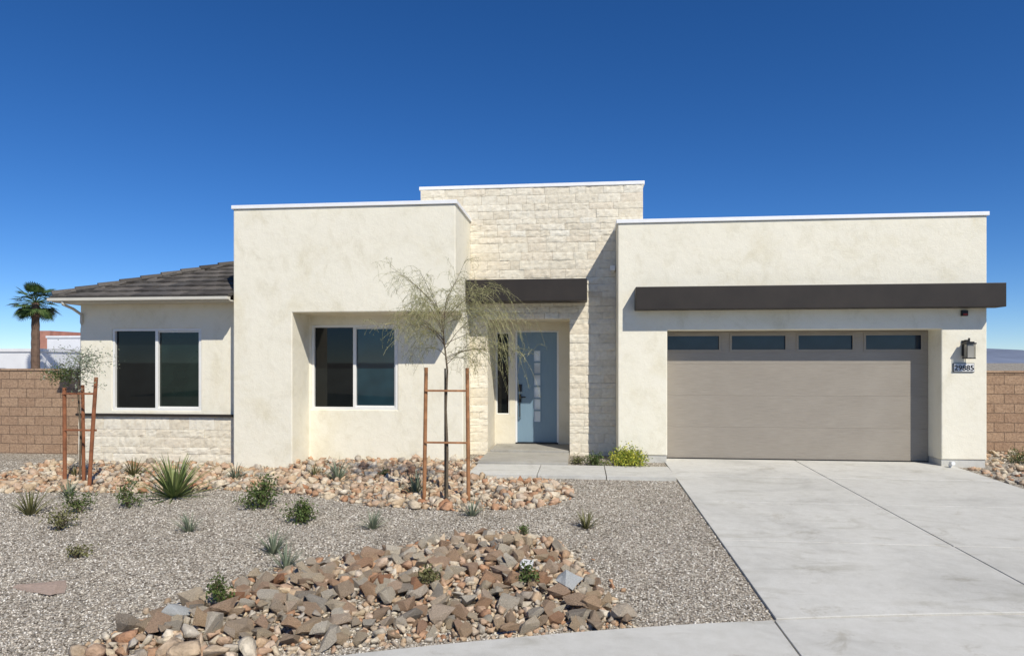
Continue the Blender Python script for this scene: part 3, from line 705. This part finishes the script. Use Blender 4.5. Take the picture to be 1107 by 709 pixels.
def smalltree(x,y):
    r=random.Random(4); z0=float(gz(x,y))
    T_=empty('tree',(x,y,z0),label='small sparse pale-leaved young tree tied to three stakes',category='tree')
    tr=MB(); cr=MB(); trunk=[Vector((x,y,z0-.05)),Vector((x+.02,y,.7)),Vector((x-.02,y,1.3)),Vector((x,y,1.75)),Vector((x+.05,y,2.0))]
    tr.tube(trunk,[.018,.016,.014,.010,.005],7)
    for i in range(22):
        t=r.uniform(.62,1); idx=t*4; k=min(int(idx),3); p=trunk[k].lerp(trunk[k+1],idx-k)
        a=r.uniform(0,6.28); d=Vector((math.cos(a),math.sin(a),r.uniform(.1,.9)))
        pts=curve_pts(p,d,r.uniform(.25,.6),5,.8,r,.1); tr.tube(pts,[.005-.0007*j for j in range(6)],4,False)
        for q in range(50):
            j=r.randrange(1,6); c=pts[j]+Vector((r.gauss(0,1),r.gauss(0,1),r.gauss(0,1)))*.07
            d2=Vector((r.gauss(0,1),r.gauss(0,1),r.gauss(0,1))).normalized(); s=d2.cross(Vector((0.3,1,.2))).normalized()
            l=r.uniform(.012,.026); cr.quad(c,d2*l,s*l*.45)
    nl=len(cr.F)
    for q in range(900):
        c=Vector((x-.22,y-.1,1.68))+Vector((r.gauss(0,.14),r.gauss(0,.1),r.gauss(0,.08))); d2=Vector((r.gauss(0,1),r.gauss(0,1),r.gauss(0,1))).normalized(); s=d2.cross(Vector((0.3,1,.2))).normalized(); l=r.uniform(.012,.026); cr.quad(c,d2*l,s*l*.4)
    mesh_obj('trunk',tr.V,tr.F,M['bark'],T_); co_=mesh_obj('crown',cr.V,cr.F,[M['leaf_pale'],M['leaf_green']],T_)
    for i in range(nl,len(cr.F)): co_.data.polygons[i].material_index=1
    for z,o in ((1.35,0),(.75,.01)): box('stake_crossbar',(x-.20,x+.40,y-.14+o,y-.12+o,z-.016,z+.016),M['stake'],T_,.003)
smalltree(sx0,sy0)
stake(-8.52,10.2,1.62,-.01,.030,M['stake'],'rust-brown wooden tree stake in rocks',G2)
stake(-8.36,10.42,1.66,-.02,.028,M['stake'],'rust-brown wooden tree stake in rocks',G2)
stake(-8.03,10.12,1.80,.13,.030,M['stake'],'leaning rust-brown wooden tree stake in rocks',G2)
# ------------------------------------------------------------ palm
def palm(x,y,h,R,seed):
    r=random.Random(seed); T_=empty('palm_tree',(x,y,-.2),label='fan palm standing beside neighbouring houses',category='tree')
    tr=MB(); n=24; tr.tube([(x,y,-.3+(h+.3)*i/n) for i in range(n+1)],[(.19-.002*i)*(1+.08*(i%2)) for i in range(n+1)],10)
    mesh_obj('trunk',tr.V,tr.F,M['barkpalm'],T_)
    cr=MB()
    for i in range(58):
        a=r.uniform(0,6.28); e=r.uniform(-1.0,1.35); L=R*r.uniform(.42,.66)
        d=Vector((math.cos(a)*math.cos(e),math.sin(a)*math.cos(e),math.sin(e))); pts=curve_pts((x,y,h),d,L,4,.35,r,.03)
        cr.tube(pts,.014,4,False); c=pts[-1]; dd=(pts[-1]-pts[-2]).normalized(); side=dd.cross(Vector((0,0,1))).normalized(); up=side.cross(dd)
        for k in range(16):
            th=(k/15-.5)*3.0; v=(dd*math.cos(th)+side*math.sin(th)+up*.15).normalized(); l=R*.44*(1-.25*abs(th)/1.5)
            w=v.cross(up).normalized()*.025; e1=c+v*l*.6; e2=c+v*l+Vector((0,0,-.18*l)); b=len(cr.V)
            cr.V+= [tuple(c),tuple(e1-w),tuple(e2),tuple(e1+w)]; cr.F.append([b,b+1,b+2,b+3])
    mesh_obj('crown',cr.V,cr.F,M['leaf_palm'],T_)
palm(-24.4,27.5,4.55,1.15,3)
def nhouse(x0,x1,y0,y1,h,mat,lab,step=None):
    Hn=empty('neighbor_house',((x0+x1)/2,y0,-.3),label=lab,category='house')
    ws=[]; n=max(1,int((x1-x0)/3.5))
    for i in range(n):
        cx=x0+(x1-x0)*(i+.5)/n; ws.append((cx-.5,cx+.5))
    adds=[(x0,x1,y0,y1,-.3,h)]
    if step: adds.append((x0,x0+step[0],y0,y1,-.3,h+step[1]))
    rect_solid('wall',adds,[(a,b,y0-1,y0+.15,.7,1.6) for a,b in ws],mat,Hn)
    for a,b in ws:
        w=box('window',(a,b,y0+.08,y0+.1,.7,1.6),M['glass'],Hn); rect_solid('frame',[(a,b,y0+.02,y0+.07,.7,1.6)],[(a+.06,b-.06,y0-1,y0+1,.76,1.54)],M['frame'],w)
    if not step: rect_solid('roof_parapet',[(x0-.06,x1+.06,y0-.06,y1+.06,h+.001,h+.15)],[(x0+.2,x1-.2,y0+.2,y1-.2,h-1,h+1)],M['whitewall'],Hn)
nhouse(-36,-26.3,30,40,2.40,M['whitewall'],'low white flat-roofed neighbouring house behind block wall')
nhouse(-38.9,-37.0,44,50,3.7,M['brickred'],'stepped pinkish-red neighbouring house behind block wall',(1.0,.45))
nhouse(-36.4,-33.0,42,43.5,3.55,M['whitewall'],'white outbuilding beside pinkish-red neighbouring house')
# hills
V=[];F=[];nx_=160
for i in range(nx_):
    x=-6000+12000*i/(nx_-1)
    hh=62+60*noise.noise(Vector((x*.0011,3,0)))+30*noise.noise(Vector((x*.004,7,0)))+10*noise.noise(Vector((x*.013,7,0)))
    for j,(dy,k) in enumerate([(0,0),(250,.45),(500,.8),(750,1),(1400,0)]):
        V.append((x,3000+dy+80*noise.noise(Vector((x*.004,j,1))),-2+hh*k*(1+.2*noise.noise(Vector((x*.01,j*3,5))))))
for i in range(nx_-1):
    for j in range(4): q=i*5+j; F.append([q,q+5,q+6,q+1])
hm=simple('hill_haze',(.17,.20,.27),1,.15,.004,.02,.0)  # distance haze is painted into this blue-grey base colour
mesh_obj('hills',V,F,hm,recenter=False,kind='structure')
# ------------------------------------------------------------ light, sky, camera
sd=Vector((.71,-1,1.22)).normalized(); el=math.asin(sd.z); az=math.atan2(sd.x,sd.y)
L=bpy.data.lights.new('sun','SUN'); L.energy=4.6; L.angle=math.radians(.5); L.color=(1,.95,.85)
lo=bpy.data.objects.new('sun',L); COL.objects.link(lo); lo.rotation_euler=(-sd).to_track_quat('-Z','Y').to_euler(); lo.location=(10,-10,15)
w=bpy.data.worlds.new("World"); scene.world=w; w.use_nodes=True; nt=w.node_tree
bg=nt.nodes['Background']; sk=nt.nodes.new('ShaderNodeTexSky'); sk.sky_type='NISHITA'; sk.sun_disc=False
sk.sun_elevation=el; sk.sun_rotation=az; sk.air_density=.80; sk.dust_density=0.0; sk.ozone_density=6.5; sk.altitude=1200
hs=nt.nodes.new('ShaderNodeHueSaturation'); hs.inputs['Hue'].default_value=.506; hs.inputs['Saturation'].default_value=1.20; hs.inputs['Value'].default_value=1.0
nt.links.new(sk.outputs[0],hs.inputs['Color']); nt.links.new(hs.outputs[0],bg.inputs[0]); bg.inputs[1].default_value=.115
cam=bpy.data.cameras.new('camera'); co=bpy.data.objects.new('camera',cam); COL.objects.link(co); scene.camera=co
co.location=(0,0,EYE); co.rotation_euler=(math.pi/2,0,math.radians(6))
cam.sensor_width=36; cam.lens=36*720/1107; cam.shift_y=(392-354.5)/1107; cam.clip_end=20000; cam.clip_start=.05
scene.view_settings.view_transform='Standard'; scene.view_settings.look='None'; scene.view_settings.exposure=0
